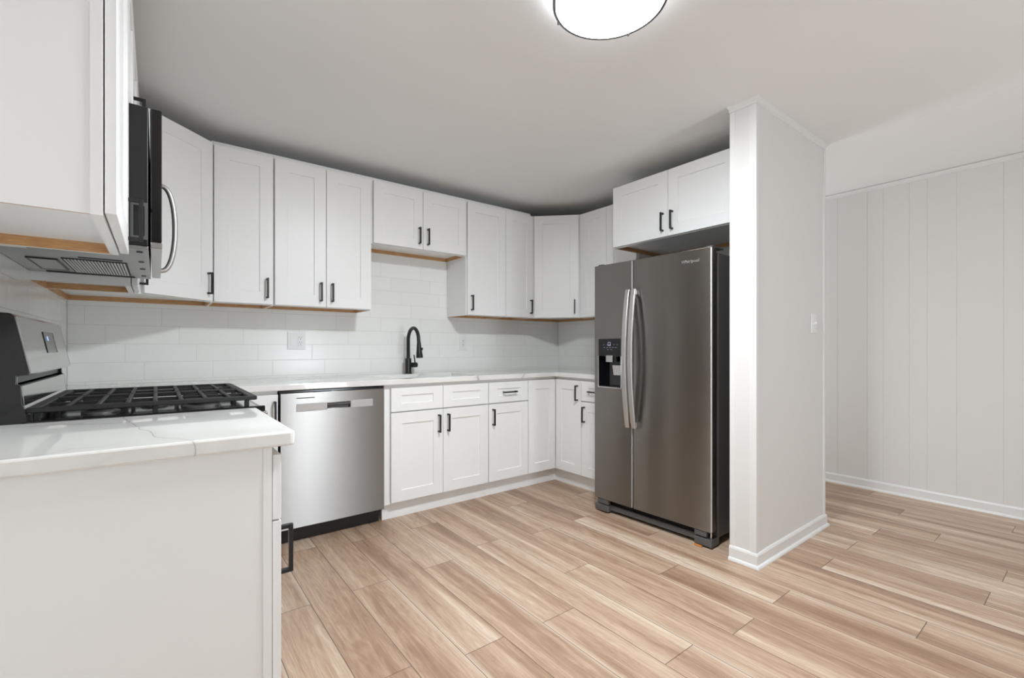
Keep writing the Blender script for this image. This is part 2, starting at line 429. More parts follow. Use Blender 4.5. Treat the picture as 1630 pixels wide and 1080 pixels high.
# baseboards with a quarter-round shoe, top trims, corner beads
def base_run(mb, p0, p1, nrm, h=0.075, ext0=0, ext1=0):
    """board along p0->p1, outward normal nrm (axis aligned)"""
    prof = [(0, 0), (0.024, 0), (0.0235, 0.006), (0.020, 0.013), (0.0125, 0.018), (0.0125, h - .012), (0.009, h - .004), (0.004, h), (0, h)]
    t = bmesh.new(); d = (Vector(p1) - Vector(p0)).normalized(); A = []; B = []
    for o, z in prof:
        A.append(t.verts.new((p0[0] + nrm[0] * o - d.x * ext0 * o, p0[1] + nrm[1] * o - d.y * ext0 * o, z)))
        B.append(t.verts.new((p1[0] + nrm[0] * o + d.x * ext1 * o, p1[1] + nrm[1] * o + d.y * ext1 * o, z)))
    n = len(prof); t.faces.new(A); t.faces.new(B)
    for i in range(n): t.faces.new((A[i], A[(i + 1) % n], B[(i + 1) % n], B[i]))
    mb.join(t); return mb
def crown_run(mb, p0, p1, nrm, ext0=0, ext1=0, z1=ZC):
    prof = [(0, 0), (0.018, 0), (0.018, -0.004), (0.012, -0.010), (0.007, -0.016), (0.006, -0.030), (0.0, -0.032)]
    t = bmesh.new(); d = (Vector(p1) - Vector(p0)).normalized(); A = []; B = []
    for o, z in prof:
        A.append(t.verts.new((p0[0] + nrm[0] * o - d.x * ext0 * o, p0[1] + nrm[1] * o - d.y * ext0 * o, z1 + z)))
        B.append(t.verts.new((p1[0] + nrm[0] * o + d.x * ext1 * o, p1[1] + nrm[1] * o + d.y * ext1 * o, z1 + z)))
    n = len(prof); t.faces.new(A); t.faces.new(B)
    for i in range(n): t.faces.new((A[i], A[(i + 1) % n], B[(i + 1) % n], B[i]))
    mb.join(t); return mb
E_ = 0.0
mb = MB(); base_run(mb, (PX0, PYN), (PX1, PYN), (0, -1), ext0=1, ext1=1); base_run(mb, (PX0, PYN), (PX0, PYF), (-1, 0), ext0=1, ext1=0)
struct('baseboard_partition', mb, M['trim'])
mb = MB(); base_run(mb, (WR, REAR), (WR, 0), (-1, 0)); struct('baseboard_passage', mb, M['trim'])
mb = MB(); base_run(mb, (PX1, PYN), (PX1, 0), (1, 0), ext0=1); struct('baseboard_right', mb, M['trim'])
mb = MB(); crown_run(mb, (PX0, PYN), (PX1, PYN), (0, -1), 1, 1); crown_run(mb, (PX0, PYN), (PX0, PYF), (-1, 0), 1, 0.4)
struct('trim_1', mb, M['trim'])
mb = MB(); crown_run(mb, (WR, REAR), (WR, 0), (-1, 0), z1=ZC - 0.004); struct('trim_2', mb, M['trim'])
# corner beads of the partition
ZT = ZC - 0.032
def bead(n, a, b): return struct(n, MB().box(a, b, 0.002), M['trim'])
struct('trim_3', MB().prism([(PX0 - .005, PYN - .005), (PX0 + .022, PYN - .005), (PX0 + .022, PYN), (PX0, PYN), (PX0, PYN + .030), (PX0 - .005, PYN + .030)], 0.075, ZT), M['trim'])
bead('trim_4', (PX0 - .005, PYF - .028, 0.075), (PX0, PYF, ZT))
struct('trim_5', MB().prism([(PX1 - .022, PYN - .005), (PX1 + .005, PYN - .005), (PX1 + .005, PYN + .022), (PX1, PYN + .022), (PX1, PYN), (PX1 - .022, PYN)], 0.075, ZT), M['trim'])
# frames of the openings behind the camera
def opening(name, x0, x1, z0, z1):
    mb = MB(); y0, y1 = REAR - .08, REAR - .02
    mb.box((x0, y0, z0), (x0 + .06, y1, z1)).box((x1 - .06, y0, z0), (x1, y1, z1)).box((x0 + .06, y0, z0), (x1 - .06, y1, z0 + .06)).box((x0 + .06, y0, z1 - .06), (x1 - .06, y1, z1))
    return struct(name, mb, M['trim'])
opening('door_1', 2.05, 2.85, .1, 2.06)
mb = MB(); mb.box((3.80, -.015, 0), (3.88, 0, 2.13)).box((4.72, -.015, 0), (4.80, 0, 2.13)).box((3.88, -.015, 2.05), (4.72, 0, 2.13))  # frame of an unseen opening, added to hold the passage fill light
struct('fill_opening_frame', mb, M['trim'])

# ------------------------------------------------------------------ cabinets
def shaker(w, h, t=0.019, st=0.073, rec=0.0075, rail=None):
    rail = rail or st
    bm = bmesh.new(); bmesh.ops.create_cube(bm, size=1)
    for v in bm.verts: v.co = Vector(((v.co.x + .5) * w, (v.co.y - .5) * t, (v.co.z + .5) * h))   # front at y=-t
    f = min(bm.faces, key=lambda q: q.calc_center_median().y)
    bmesh.ops.inset_individual(bm, faces=[f], thickness=.03)
    for v in f.verts:
        v.co.x = st if v.co.x < w / 2 else w - st
        v.co.z = rail if v.co.z < h / 2 else h - rail
    bmesh.ops.inset_individual(bm, faces=[f], thickness=0.0018)
    for v in f.verts: v.co.y += rec
    mb = MB(); mb.bm.free(); mb.bm = bm; return mb
def pull(horizontal=False, L=0.122, so=0.034, s=0.0105):
    """square bar pull centred on the origin, standing off towards -y"""
    mb = MB(); h = L / 2
    a = (lambda u, y, w: (u, y, w)) if horizontal else (lambda u, y, w: (w, y, u))
    mb.box(a(-h, -so, -s / 2), a(h, -so + s, s / 2), 0.0012, 1)
    for sgn in (-1, 1):
        mb.box(a(sgn * h, 0, -s / 2), a(sgn * (h - s), -so + s * .9, s / 2), 0.0012, 1)
    return mb
def door(parent, x0, x1, z0, z1, y, handle=None, origin=(0, 0), rotz=0.0, name='door', st=0.073, rail=None):
    """a shaker front between x0..x1, z0..z1 (local), its back at y; handle: 'L','R' low/high = (side, 'lo'|'hi') or 'drawer'"""
    ca, sa = math.cos(rotz), math.sin(rotz)
    lx = origin[0] + x0 * ca - y * sa; ly = origin[1] + x0 * sa + y * ca
    d = shaker(x1 - x0, z1 - z0, st=st, rail=rail).build(name, M['cab'], parent, (lx, ly, z0), rotz, bevel=0.0013)
    if handle:
        w, h = x1 - x0, z1 - z0
        if handle == 'drawer': pos = (w / 2, -.019, h / 2); hz = True
        else:
            s_, e_ = handle[:2]; hz = False; of = handle[2] if len(handle) > 2 else .034; up = handle[3] if len(handle) > 3 else .035
            pos = (of if s_ == 'L' else w - of, -.019, up + .061 if e_ == 'lo' else h - up - .061)
        pull(hz).build('handle', M['black'], d, pos)
    return d
def carcass(parent, poly, z0, z1, white_edges, side=None):
    """box with a recessed underside; lips are white outside, raw wood inside. white_edges: indices of edges that are face frame"""
    lip = 0.027
    mb = MB(); mb.prism(poly, z0 + lip, z1)
    p0, p1, p2, pf = poly, inset(poly, 0.004), inset(poly, 0.013), inset(poly, 0.019)
    wd = MB(); n = len(poly)
    for i in range(n):
        j = (i + 1) % n
        if i in white_edges: mb.prism([p0[i], p0[j], pf[j], pf[i]], z0, z0 + lip)
        else:
            mb.prism([p0[i], p0[j], p1[j], p1[i]], z0, z0 + lip)
            wd.prism([p1[i], p1[j], p2[j], p2[i]], z0 + .001, z0 + lip)
    c = mb.build('carcass', M['cab'], parent)
    wd.build('wooden_bottom_rail', M['rawwood'], parent, label='raw wooden rail under the cabinet')
    return c
UD, GAP = 0.305, 0.003
GU, GB = 'white shaker wall cabinets', 'white shaker base cabinets'
def upper(label, loc, rotz, w, z0, doors, z1=ZUT + .006, depth=UD, sides=False, name='wall_cabinet'):
    t = thing(name, label, 'cabinet', (loc[0], loc[1], 0), rotz, GU)
    poly = [(0, -depth), (w, -depth), (w, -.001), (0, -.001)]
    carcass(t, poly, z0, z1, {0})
    if sides:
        MB().box((-.002, -depth - .0005, z0 - .001), (.032, -depth + .019, z1)).build('face_frame', M['cab'], t)
    if rotz == 0: MB().box((0, -depth + .022, z1 + .0002), (w, -depth + .030, z1 + .027)).build('top_scribe', M['cab'], t)
    for a, b, hd in doors: door(t, a, b, z0 + .005, ZUT, -depth - GAP, hd)
    return t
e = 0.0008
# left wall (local x runs towards the back wall)
upper('large white wall cabinet beside the camera, left of the microwave, its end panel facing us', (0, -2.215), R(90), 0.513 - e, 1.386, [(.004, .509, ('R', 'lo'))], sides=True)
upper('short white wall cabinet mounted above the black microwave', (0, -1.701), R(90), 0.762 - e, 1.8405, [(.004, .379, ('R', 'lo')), (.383, .758, ('L', 'lo'))])
upper('narrow white wall cabinet between the microwave and the left corner cabinet', (0, -.938), R(90), 0.328 - e, ZUB, [(.004, .324, ('R', 'lo'))])
# left diagonal corner
def diagonal(label, poly, edge, dz, hd, door_margin=(.018, .018)):
    t = thing('corner_wall_cabinet', label, 'cabinet', (0, 0, 0), 0, GU)
    carcass(t, poly, ZUB, ZUT + .006, {edge})
    a, b = Vector(poly[edge]), Vector(poly[(edge + 1) % len(poly)])
    L = (b - a).length; ang = math.atan2(b.y - a.y, b.x - a.x)
    door(t, door_margin[0], L - door_margin[1], ZUB + .005, ZUT, -GAP, hd, (a.x, a.y), ang)
    return t
diagonal('angled white wall cabinet in the left back corner, just right of the microwave', [(.001, -.6095), (.318, -.6095), (.6425, -.318), (.6425, -.001), (.001, -.001)], 1, 0, ('R', 'lo'))
# back wall
def UB(x): return x
upper('tall single-door white wall cabinet right of the left corner cabinet', (.643, 0), 0, .318 - e, ZUB, [(.009, .314, ('R', 'lo'))])
upper('tall double-door white wall cabinet above the double-gang outlet', (.961, 0), 0, .617 - e, ZUB, [(.005, .308, ('R', 'lo')), (.311, .609, ('L', 'lo'))])
upper('short double-door white wall cabinet above the sink and faucet', (1.578, 0), 0, .772 - e, 1.846, [(.010, .387, ('R', 'lo')), (.390, .766, ('L', 'lo'))])
upper('tall single-door white wall cabinet right of the sink gap, handle at its left', (2.350, 0), 0, .3855 - e, ZUB, [(.007, .384, ('L', 'lo'))])
upper('narrow tall white wall cabinet left of the right corner cabinet, handle at its right', (2.7355, 0), 0, .3095 - e, ZUB, [(.002, .305, ('R', 'lo'))])
diagonal('angled white wall cabinet in the right back corner, facing the room', [(3.0455, -.001), (3.0455, -.310), (W - .310, -.6095), (W - .001, -.6095), (W - .001, -.001)], 1, 0, ('R', 'lo'))
# fridge wall (local x runs towards the camera)
upper('white wall cabinet on the right wall, partly hidden behind the refrigerator', (W, -.611), R(-90), .614 - e, ZUB, [(.008, .305, ('R', 'lo')), (.308, .606, ('L', 'lo'))])
upper('deep white wall cabinet directly above the refrigerator', (W, -1.226), R(-90), .916, 1.846, [(.004, .460, ('R', 'lo')), (.463, .914, ('L', 'lo'))], depth=.594)

# base cabinets
BD, ZB0, ZB1, ZD0 = 0.612, 0.116, 0.857, 0.695
def base_body(t, poly, kick, kick_edges):
    MB().prism(poly, ZB0 - .012, ZCB - .0005).build('carcass', M['cab'], t)
    mb = MB(); mb.prism(kick, 0.0005, ZB0 - .0125); mb.build('toe_kick', M['cab'], t)
def base(label, loc, rotz, w, fronts, sides=False, name='base_cabinet'):
    t = thing(name, label, 'cabinet', (loc[0], loc[1], 0), rotz, GB)
    base_body(t, [(0, -BD), (w, -BD), (w, -.001), (0, -.001)], [(0, -.578), (w, -.578), (w, -.001), (0, -.001)], {0})
    if sides: MB().box((-.002, -BD - .0005, ZB0 - .012), (.032, -BD + .019, ZCB - .0006)).build('face_frame', M['cab'], t)
    for k, a, b, z0, z1, hd in fronts: door(t, a, b, z0, z1, -BD - GAP, hd, name=k, rail=.050 if k == 'drawer' else .073)
    return t
base('white base cabinet in the left foreground, its end panel facing us', (0, -2.213), R(90), .545 - e,
     [('drawer', .004, .541, .699, ZB1, 'drawer'), ('door', .004, .541, ZB0, ZD0, ('L', 'hi', .034, .025))], sides=True)
base('white double-door sink base cabinet right of the dishwasher', (1.545, 0), 0, .800 - e,
     [('drawer', .0405, .416, .703, ZB1, None), ('drawer', .419, .7975, .703, ZB1, None),
      ('door', .0405, .416, ZB0, ZD0, ('R', 'hi')), ('door', .419, .7975, ZB0, ZD0, ('L', 'hi'))])
base('white base cabinet right of the sink base, one drawer above one door', (2.345, 0), 0, .383 - e,
     [('drawer', .004, .381, .703, ZB1, 'drawer'), ('door', .004, .381, ZB0, ZD0, ('L', 'hi'))])
base('narrow white base cabinet on the right wall beside the refrigerator, drawer above door', (W, -.927), R(-90), .300,
     [('drawer', .003, .297, .703, ZB1, 'drawer'), ('door', .003, .297, ZB0, ZD0, ('L', 'hi'))])
def corner_base(label, poly, kick, f1, f2):
    t = thing('corner_base_cabinet', label, 'cabinet', (0, 0, 0), 0, GB)
    base_body(t, poly, kick, {})
    for (a, b, o, rz, hd) in (f1, f2): door(t, a, b, ZB0, ZB1, -GAP, hd, o, rz, st=.066, rail=.073)
    return t
corner_base('white corner base cabinet in the right corner with a folding two-panel door',
            [(2.7285, -.001), (2.7285, -BD), (W - BD, -BD), (W - BD, -.9265), (W - .001, -.9265), (W - .001, -.001)],
            [(2.7285, -.001), (2.7285, -.578), (W - .578, -.578), (W - .578, -.9265), (W - .001, -.9265), (W - .001, -.001)],
            (.003, W - .634 - 2.7285 - .003, (2.7285, -BD), 0, None), (.026, .312, (W - BD, -BD), R(-90), ('R', 'hi')))
corner_base('white corner base cabinet in the left corner, seen between range and dishwasher',
            [(.001, -.001), (.001, -.905), (BD, -.905), (BD, -BD), (.926, -BD), (.926, -.001)],
            [(.001, -.001), (.001, -.905), (.578, -.905), (.578, -.578), (.926, -.578), (.926, -.001)],
            (.026, .3135, (BD, -BD), 0, ('R', 'hi', .018)), (.003, .268, (BD, -.904), R(90), None))

# ------------------------------------------------------------------ worktops
def slab(name, label, cells_x, cells_y, inside, z0=ZCB, z1=ZCT, bev=0.004):
    t = bmesh.new(); vs = {}
    def V(i, j):
        if (i, j) not in vs: vs[(i, j)] = t.verts.new((cells_x[i], cells_y[j], z1))
        return vs[(i, j)]
    for i in range(len(cells_x) - 1):
        for j in range(len(cells_y) - 1):
            if inside((cells_x[i] + cells_x[i + 1]) / 2, (cells_y[j] + cells_y[j + 1]) / 2):
                t.faces.new((V(i, j), V(i + 1, j), V(i + 1, j + 1), V(i, j + 1)))
    g = bmesh.ops.extrude_face_region(t, geom=t.faces[:])
    for v in [q for q in g['geom'] if isinstance(q, bmesh.types.BMVert)]: v.co.z = z0
    mb = MB(); mb.join(t)
    o = mb.build(name, M['quartz'], bevel=bev)
    o['label'] = label; o['category'] = 'countertop'; o['group'] = 'white quartz countertops'
    return o
SX0, SX1, SY0, SY1 = 1.62, 2.31, -.555, -.145
def in_main(x, y):
    if SX0 < x < SX1 and SY0 < y < SY1: return False
    if y > -.65: return True
    if x < .65: return y > -.905
    if x > 3.006: return y > -1.232
    return False
slab('countertop', 'long white quartz countertop running along the back wall around the sink', [.009, .65, SX0, SX1, 3.006, W - .009], [-1.232, -.905, -.65, SY0, SY1, -.009], in_main)
# the short piece in the foreground, its outer corner rounded
def near_slab():
    r = .012; cx, cy = .663 - r, -2.226 + r
    poly = [(.009, -2.226)] + [(cx + r * math.sin(R(a)), cy - r * math.cos(R(a))) for a in range(0, 91, 15)] + [(.663, -1.668), (.009, -1.668)]
    o = MB().prism(poly, ZCB, ZCT).build('countertop', M['quartz_near'], bevel=0.005)
    o['label'] = 'short white quartz countertop in the left foreground beside the range'; o['category'] = 'countertop'; o['group'] = 'white quartz countertops'
near_slab()

# ------------------------------------------------------------------ sink and faucet
s = thing('kitchen_sink', 'undermount steel kitchen sink set in the countertop below the black faucet', 'sink', ((SX0 + SX1) / 2, (SY0 + SY1) / 2, 0))
hw, hd_ = (SX1 - SX0) / 2, (SY1 - SY0) / 2
mb = MB(); z0, z1, w_ = .68, ZCB - .001, .004
mb.box((-hw, -hd_, z0), (hw, hd_, z0 + w_))
mb.box((-hw - w_, -hd_ - w_, z0), (-hw, hd_ + w_, z1)).box((hw, -hd_ - w_, z0), (hw + w_, hd_ + w_, z1))
mb.box((-hw, -hd_ - w_, z0), (hw, -hd_, z1)).box((-hw, hd_, z0), (hw, hd_ + w_, z1))
mb.build('basin', M['steel2'], s)
MB().lathe([(0, .002), (.03, .002), (.045, .006), (.046, 0), (0, 0)], (0, .05, z0 + w_)).build('drain', M['chrome'], s, smooth=40)

fx, fy = 1.957, -.088
f = thing('kitchen_faucet', 'tall matte black gooseneck pull-down faucet behind the sink', 'faucet', (fx, fy, ZCT))
MB().lathe([(0, 0), (.029, 0), (.029, .005), (.0255, .009), (.0235, .012), (.0235, .118), (.022, .120), (0, .120)], n=40).build('body', M['black'], f, smooth=40)
pts = [(0, 0, .119), (0, 0, .20), (0, 0, .262)]
for a in range(0, 181, 12): pts.append((0, -.09 + .09 * math.cos(R(a)), .262 + .093 * math.sin(R(a))))
pts = [(0, 0, .119), (0, 0, .19)] + pts[2:]
pts += [(0, -.184, .24)]
MB().tube(pts, .0135, 20).build('spout', M['black'], f, smooth=50)
MB().tube([(0, -.1835, .243), (0, -.186, .215), (0, -.191, .17), (0, -.196, .132), (0, -.1965, .128)], [.0145, .017, .022, .026, .024], 24).build('spray_head', M['black'], f, smooth=50)
MB().box((.018, -.200, .185), (.0265, -.184, .205), .002).build('spray_button', M['black'], f)
MB().cyl((.045, 0, .068), .0195, .06, 'x', n=28, bev=.003).build('valve_housing', M['black'], f, smooth=40)
MB().tube([(.058, 0, .085), (.053, -.002, .115), (.047, -.004, .148)], [.0055, .005, .0048], 12).build('lever', M['black'], f, smooth=40)

# ------------------------------------------------------------------ outlets and switch
def receptacle(t, cx, z, y):
    d = MB().box((cx - .0165, y - .003, z - .034), (cx + .0165, y, z + .034), .0015).build('receptacle', M['plastic'], t)
    mb = MB()
    for dz in (-.017, .017):
        mb.box((cx - .0075, y - .0036, z + dz + .003), (cx - .0050, y - .0028, z + dz + .011)).box((cx + .0050, y - .0036, z + dz + .003), (cx + .0072, y - .0028, z + dz + .010))
        mb.cyl((cx, y - .0032, z + dz - .005), .0028, .0008, 'y', n=12)
    mb.build('slot', M['dark'], d)
o = thing('wall_outlet', 'wide double-gang white outlet plate on the tiles above the dishwasher', 'outlet', (1.160, -.0085, 1.166), 0, 'white wall outlets')
MB().box((-.058, -.006, -.0595), (.058, 0, .0595), .002).build('cover_plate', M['plastic'], o)
receptacle(o, .024, 0, -.006)
MB().box((-.0405, -.008, -.034), (-.0075, -.006, .034), .001).build('blank_insert', M['plastic'], o)
o = thing('wall_outlet', 'single white outlet plate on the tiles right of the faucet', 'outlet', (2.506, -.0085, 1.156), 0, 'white wall outlets')
MB().box((-.036, -.006, -.0595), (.036, 0, .0595), .002).build('cover_plate', M['plastic'], o)
receptacle(o, 0, 0, -.006)
o = thing('light_switch', 'white toggle light switch on the side of the partition wall', 'switch', (3.540, PYN - .0005, 1.266))
MB().box((-.036, -.006, -.058), (.036, 0, .058), .002).build('cover_plate', M['plastic'], o)
mb = MB(); mb.strip([((0, -.004, -.004), (1, 0, 0), (0, .3, .95)), ((0, -.021, .006), (1, 0, 0), (0, .3, .95))], .0045, .0055)
mb.build('toggle', M['plastic'], o, bevel=.0008)

# ------------------------------------------------------------------ ceiling lamp
LX, LY, LR = 1.637, -2.393, .196
l = thing('ceiling_light', 'round flush ceiling light with a glowing white diffuser and thin metal ring', 'lamp', (LX, LY, ZC))
MB().lathe([(0, -.001), (.17, -.001), (.17, -.008), (0, -.008)]).build('base_plate', M['ring'], l)
MB().lathe([(.183, -.062), (.1855, -.064), (.1845, -.068), (.17, -.0745), (.14, -.084), (.1, -.093), (.05, -.099), (0, -.101), (0, -.066), (.17, -.064), (.183, -.062)]).build('diffuser', M['lamp'], l, smooth=60)
MB().lathe([(.176, -.009), (.186, -.009), (.186, -.036), (.176, -.036), (.176, -.009)]).build('side_glass', M['lampside'], l, smooth=40, label='dimmer glass band above the metal ring')
MB().lathe([(.187, -.032), (.1965, -.032), (.198, -.036), (.198, -.070), (.1965, -.0735), (.187, -.0735), (.187, -.032)]).build('ring', M['ring'], l, smooth=40)
for a in (20, 110, 200, 290):
    c_, s_ = math.cos(R(a)), math.sin(R(a))
    MB().cyl((c_ * .1985, s_ * .1985, -.066), .004, .018, n=12).build('clip', M['ring'], l)

# ------------------------------------------------------------------ dishwasher
dx0, dw_ = .930, .6015
d = thing('dishwasher', 'stainless steel dishwasher under the countertop left of the sink cabinet', 'dishwasher', (dx0, 0, 0))
MB().box((.003, -.60, .09), (dw_ - .003, -.02, .872)).build('tub', M['blackplastic'], d)
MB().box((.003, -.625, .849), (dw_ - .003, -.6005, .872)).build('control_strip', M['blackgloss'], d)
MB().box((.006, -.575, .004), (dw_ - .006, -.555, .0895)).build('toe_kick', M['blackplastic'], d)
# door with a pocket for the handle
mb = MB(); yf, yb = -.657, -.6015; z0, z1 = .100, .862
hx0, hx1, hz0, hz1 = .255, .385, .762, .795
xs = [.002, hx0, hx1, dw_ - .002]; zs = [z0, hz0, hz1, z1]
t = bmesh.new(); g = {}
for i, x in enumerate(xs):
    for j, z in enumerate(zs): g[i, j] = t.verts.new((x, yf, z))
hole = []
for i in range(3):
    for j in range(3):
        f_ = t.faces.new((g[i, j], g[i + 1, j], g[i + 1, j + 1], g[i, j + 1]))
        if i == 1 and j == 1: hole = [f_]
ex = bmesh.ops.extrude_discrete_faces(t, faces=hole)
for v in ex['faces'][0].verts: v.co.y += .022
bd = [e_ for e_ in t.edges if e_.is_boundary]
ex = bmesh.ops.extrude_edge_only(t, edges=bd)
nv = [q for q in ex['geom'] if isinstance(q, bmesh.types.BMVert)]
for v in nv: v.co.y = yb
bmesh.ops.contextual_create(t, geom=[e_ for e_ in t.edges if e_.is_boundary])
bmesh.ops.recalc_face_normals(t, faces=t.faces[:])
mb.bm.free(); mb.bm = t
dd = mb.build('door', M['steel'], d, bevel=.003)
MB().box((.085, -.6595, .757), (hx0 - .004, -.6574, .802), .0008).build('trim_band', M['band'], dd)
MB().box((hx1 + .004, -.6595, .757), (.525, -.6574, .802), .0008).build('trim_band', M['band'], dd)
mb = MB().box((hx0 + .001, -.6365, hz0 + .001), (hx1 - .001, -.6355, hz1 - .001)); mb.extrude_profile([(-.6355, hz1 - .004), (-.655, hz1 - .004), (-.655, hz1 - .012), (-.648, hz1 - .016)], 'x', hx0 + .001, hx1 - .001)
mb.build('pocket_handle', M['greyplastic'], dd)
MB().box((.085, -.6590, .831), (.183, -.6574, .835)).build('badge_line', M['blackplastic'], dd)

# ------------------------------------------------------------------ range
SW = .756
r_ = thing('gas_range', 'freestanding gas range with black cast iron grates and steel back panel, left foreground', 'stove', (0, -1.664, 0))
MB().box((.012, .001, .04), (.655, SW - .001, .898), .004).build('body', M['blackgloss'], r_)
for x in (.06, .6):
    for y in (.05, SW - .05): MB().cyl((x, y, .02), .018, .038, n=16).build('leg', M['blackplastic'], r_)
# cooktop pan with raised lip
mb = MB(); mb.box((.10, .004, .898), (.690, SW - .004, .909), .003)
mb.box((.10, .001, .898), (.690, .012, .918), .003).box((.10, SW - .012, .898), (.690, SW - .001, .918), .003)
mb.build('cooktop_rim', M['blackgloss'], r_)
MB().box((.115, .013, .9092), (.675, SW - .013, .9115), .001).build('cooktop', M['mirror'], r_)
MB().box((.655, .01, .745), (.700, SW - .01, .897), .006).build('knob_panel', M['steel'], r_)
for i in range(5):
    k = MB().cyl((.712, .10 + i * (SW - .2) / 4, .82), .022, .026, 'x', n=28, bev=.003).build('knob', M['blackplastic'], r_, smooth=40)
od = MB().box((.6555, .012, .20), (.695, SW - .012, .735), .006).build('oven_door', M['steel'], r_)
MB().box((.6952, .12, .32), (.6972, SW - .12, .60)).build('oven_window', M['blackgloss'], od)
MB().tube([(.736, .05, .69), (.740, SW / 2, .69), (.736, SW - .05, .69)], .011, 16).box((.695, .06, .682), (.736, .075, .698)).box((.695, SW - .075, .682), (.736, SW - .06, .698)).build('oven_handle', M['handle'], od, smooth=40)
MB().box((.6555, .012, .045), (.695, SW - .012, .19), .006).build('drawer', M['steel'], r_)
# back guard: lower riser, control head and black end caps
mb = MB()
low = [(.03, .898), (.115, .898), (.113, .935), (.106, .96), (.102, 1.015), (.03, 1.02)]
mb.extrude_profile(low, 'y', .0167, SW - .0167)
mb.build('back_riser', M['mirror'], r_, bevel=.003)
mb = MB(); mb.extrude_profile([(.03, 1.0205), (.085, 1.0205), (.085, 1.048), (.03, 1.048)], 'y', .02, SW - .02); mb.build('vent_gap', M['blackplastic'], r_)
head = [(.03, 1.045), (.117, 1.043), (.119, 1.048), (.090, 1.203), (.082, 1.212), (.03, 1.216)]
hd = MB().extrude_profile(head, 'y', .0167, SW - .0167).build('control_panel', M['mirror'], r_, bevel=.004)
for side, (a, b) in (('n', (.001, .0165)), ('f', (SW - .0165, SW - .001))):
    cap = [(.012, .9), (.1148, .9), (.1125, .936), (.1055, .961), (.1015, 1.013), (.094, 1.020), (.094, 1.042), (.1165, 1.0445), (.118, 1.051), (.0892, 1.203), (.081, 1.2115), (.012, 1.2155)]
    MB().extrude_profile(cap, 'y', a, b).build('end_cap', M['blackgloss'], r_, bevel=.002)
# display window and buttons on the slanted face
sl = Vector((-.029, 0, .155)).normalized(); nr = Vector((sl.z, 0, -sl.x))
def on_head(s0, s1, y0, y1, h0=.0006, h1=.002):
    P0 = Vector((.119, 0, 1.048)); t = bmesh.new(); q = []
    for h in (h0, h1):
        for s_, y in ((s0, y0), (s0, y1), (s1, y1), (s1, y0)):
            p_ = P0 + sl * s_ + nr * h; q.append(t.verts.new((p_.x, y, p_.z)))
    for F in ((0, 1, 2, 3), (4, 5, 6, 7), (0, 1, 5, 4), (1, 2, 6, 5), (2, 3, 7, 6), (3, 0, 4, 7)): t.faces.new([q[i] for i in F])
    return MB().join(t)
dp = on_head(.055, .125, .335, .50).build('display', M['glass'], hd)
on_head(.095, .110, .375, .395, .0022, .0026).build('digits', M['digit'], dp, label='blue glowing clock digit')
on_head(.055, .125, .503, .513, .0006, .004).build('display_frame', M['chrome'], hd)
# burners
for bx, by, br in ((.25, .19, .036), (.52, .19, .046), (.25, .567, .046), (.52, .567, .036), (.385, .378, .040)):
    b = MB().lathe([(0, 0), (br + .012, 0), (br + .012, .004), (br, .010), (0, .010)], (bx, by, .9118), 32).build('burner', M['burner'], r_, smooth=40)
    MB().lathe([(0, 0), (br, 0), (br + .001, .004), (br - .003, .008), (0, .0095)], (bx, by, .9222), 32).build('burner_cap', M['iron'], b, smooth=40)
# grates: two, side by side
GX0, GX1, ZG0, ZG1 = .108, .668, .938, .952
def grate(y0, y1, flare0, flare1):
    mb = MB(); w = .012
    def bar(a, b, za=ZG0, zb=ZG1): mb.box((a[0], a[1], za), (b[0], b[1], zb), .0025, 1)
    bar((GX0, y0), (GX1, y0 + w + .004)); bar((GX0, y1 - w - .004), (GX1, y1))
    bar((GX0, y0 + w), (GX0 + w + .012, y1 - w)); bar((GX1 - w - .012, y0 + w), (GX1, y1 - w))
    n = 7
    ym = (y0 + y1) / 2
    for i in range(1, n + 1):
        x = GX0 + .012 + i * (GX1 - GX0 - .024) / (n + 1)
        bar((x - w / 2, y0 + w), (x + w / 2, y1 - w), ZG0 + .001, ZG1 + .001)
    bar((GX0 + w, ym - w / 2), (GX1 - w, ym + w / 2), ZG0 - .003, ZG1 - .003)
    for yy in (ym - .09, ym + .09):
        for xa, xb in ((GX0 + .09, GX0 + .2), (GX1 - .2, GX1 - .09)): bar((xa, yy - .004), (xb, yy + .004), ZG0 - .006, ZG1 - .004)
    for x in (GX0 + .02, (GX0 + GX1) / 2, GX1 - .03):
        for y in (y0 + .012, y1 - .012): mb.box((x - .007, y - .006, .9122), (x + .007, y + .006, ZG0 + .004), .002, 1)
    return mb
grate(.020, .377, 1, 0).build('grate', M['iron'], r_)
grate(.380, SW - .020, 0, 1).build('grate', M['iron'], r_)

# ------------------------------------------------------------------ microwave
mw = thing('microwave', 'black and steel over-the-range microwave hung under a short wall cabinet, seen edge-on', 'microwave', (0, -1.7005, 1.418))
MWW = .760
MB().box((.010, 0, .004), (.372, MWW, .419), .003).build('body', M['blackplastic'], mw)
mwd = MB().box((.376, .001, .018), (.404, MWW - .001, .419), .004).build('door', M['blackgloss'], mw)
MB().box((.3765, .001, .0), (.405, MWW - .001, .0175), .002).build('door_bottom_strip', M['steel2'], mwd)
hp = [(.404 + .047 * math.cos(R(a)) ** .8 if abs(a) < 90 else .404, .575, .180 + .170 * math.sin(R(a))) for a in range(-90, 91, 6)]
MB().tube(hp, .0095, 16).build('handle', M['handle'], mwd, smooth=60)
MB().box((.010, .002, -.006), (.372, MWW - .002, .0035), .002).build('bottom_pan', M['pan'], mw)
def under(name, x0, x1, y0, y1, mat, h=.003, lab=None):
    return MB().box((x0, y0 - 0, -.0065 - h), (x1, y1, -.0062)).build(name, mat, mw, label=lab)
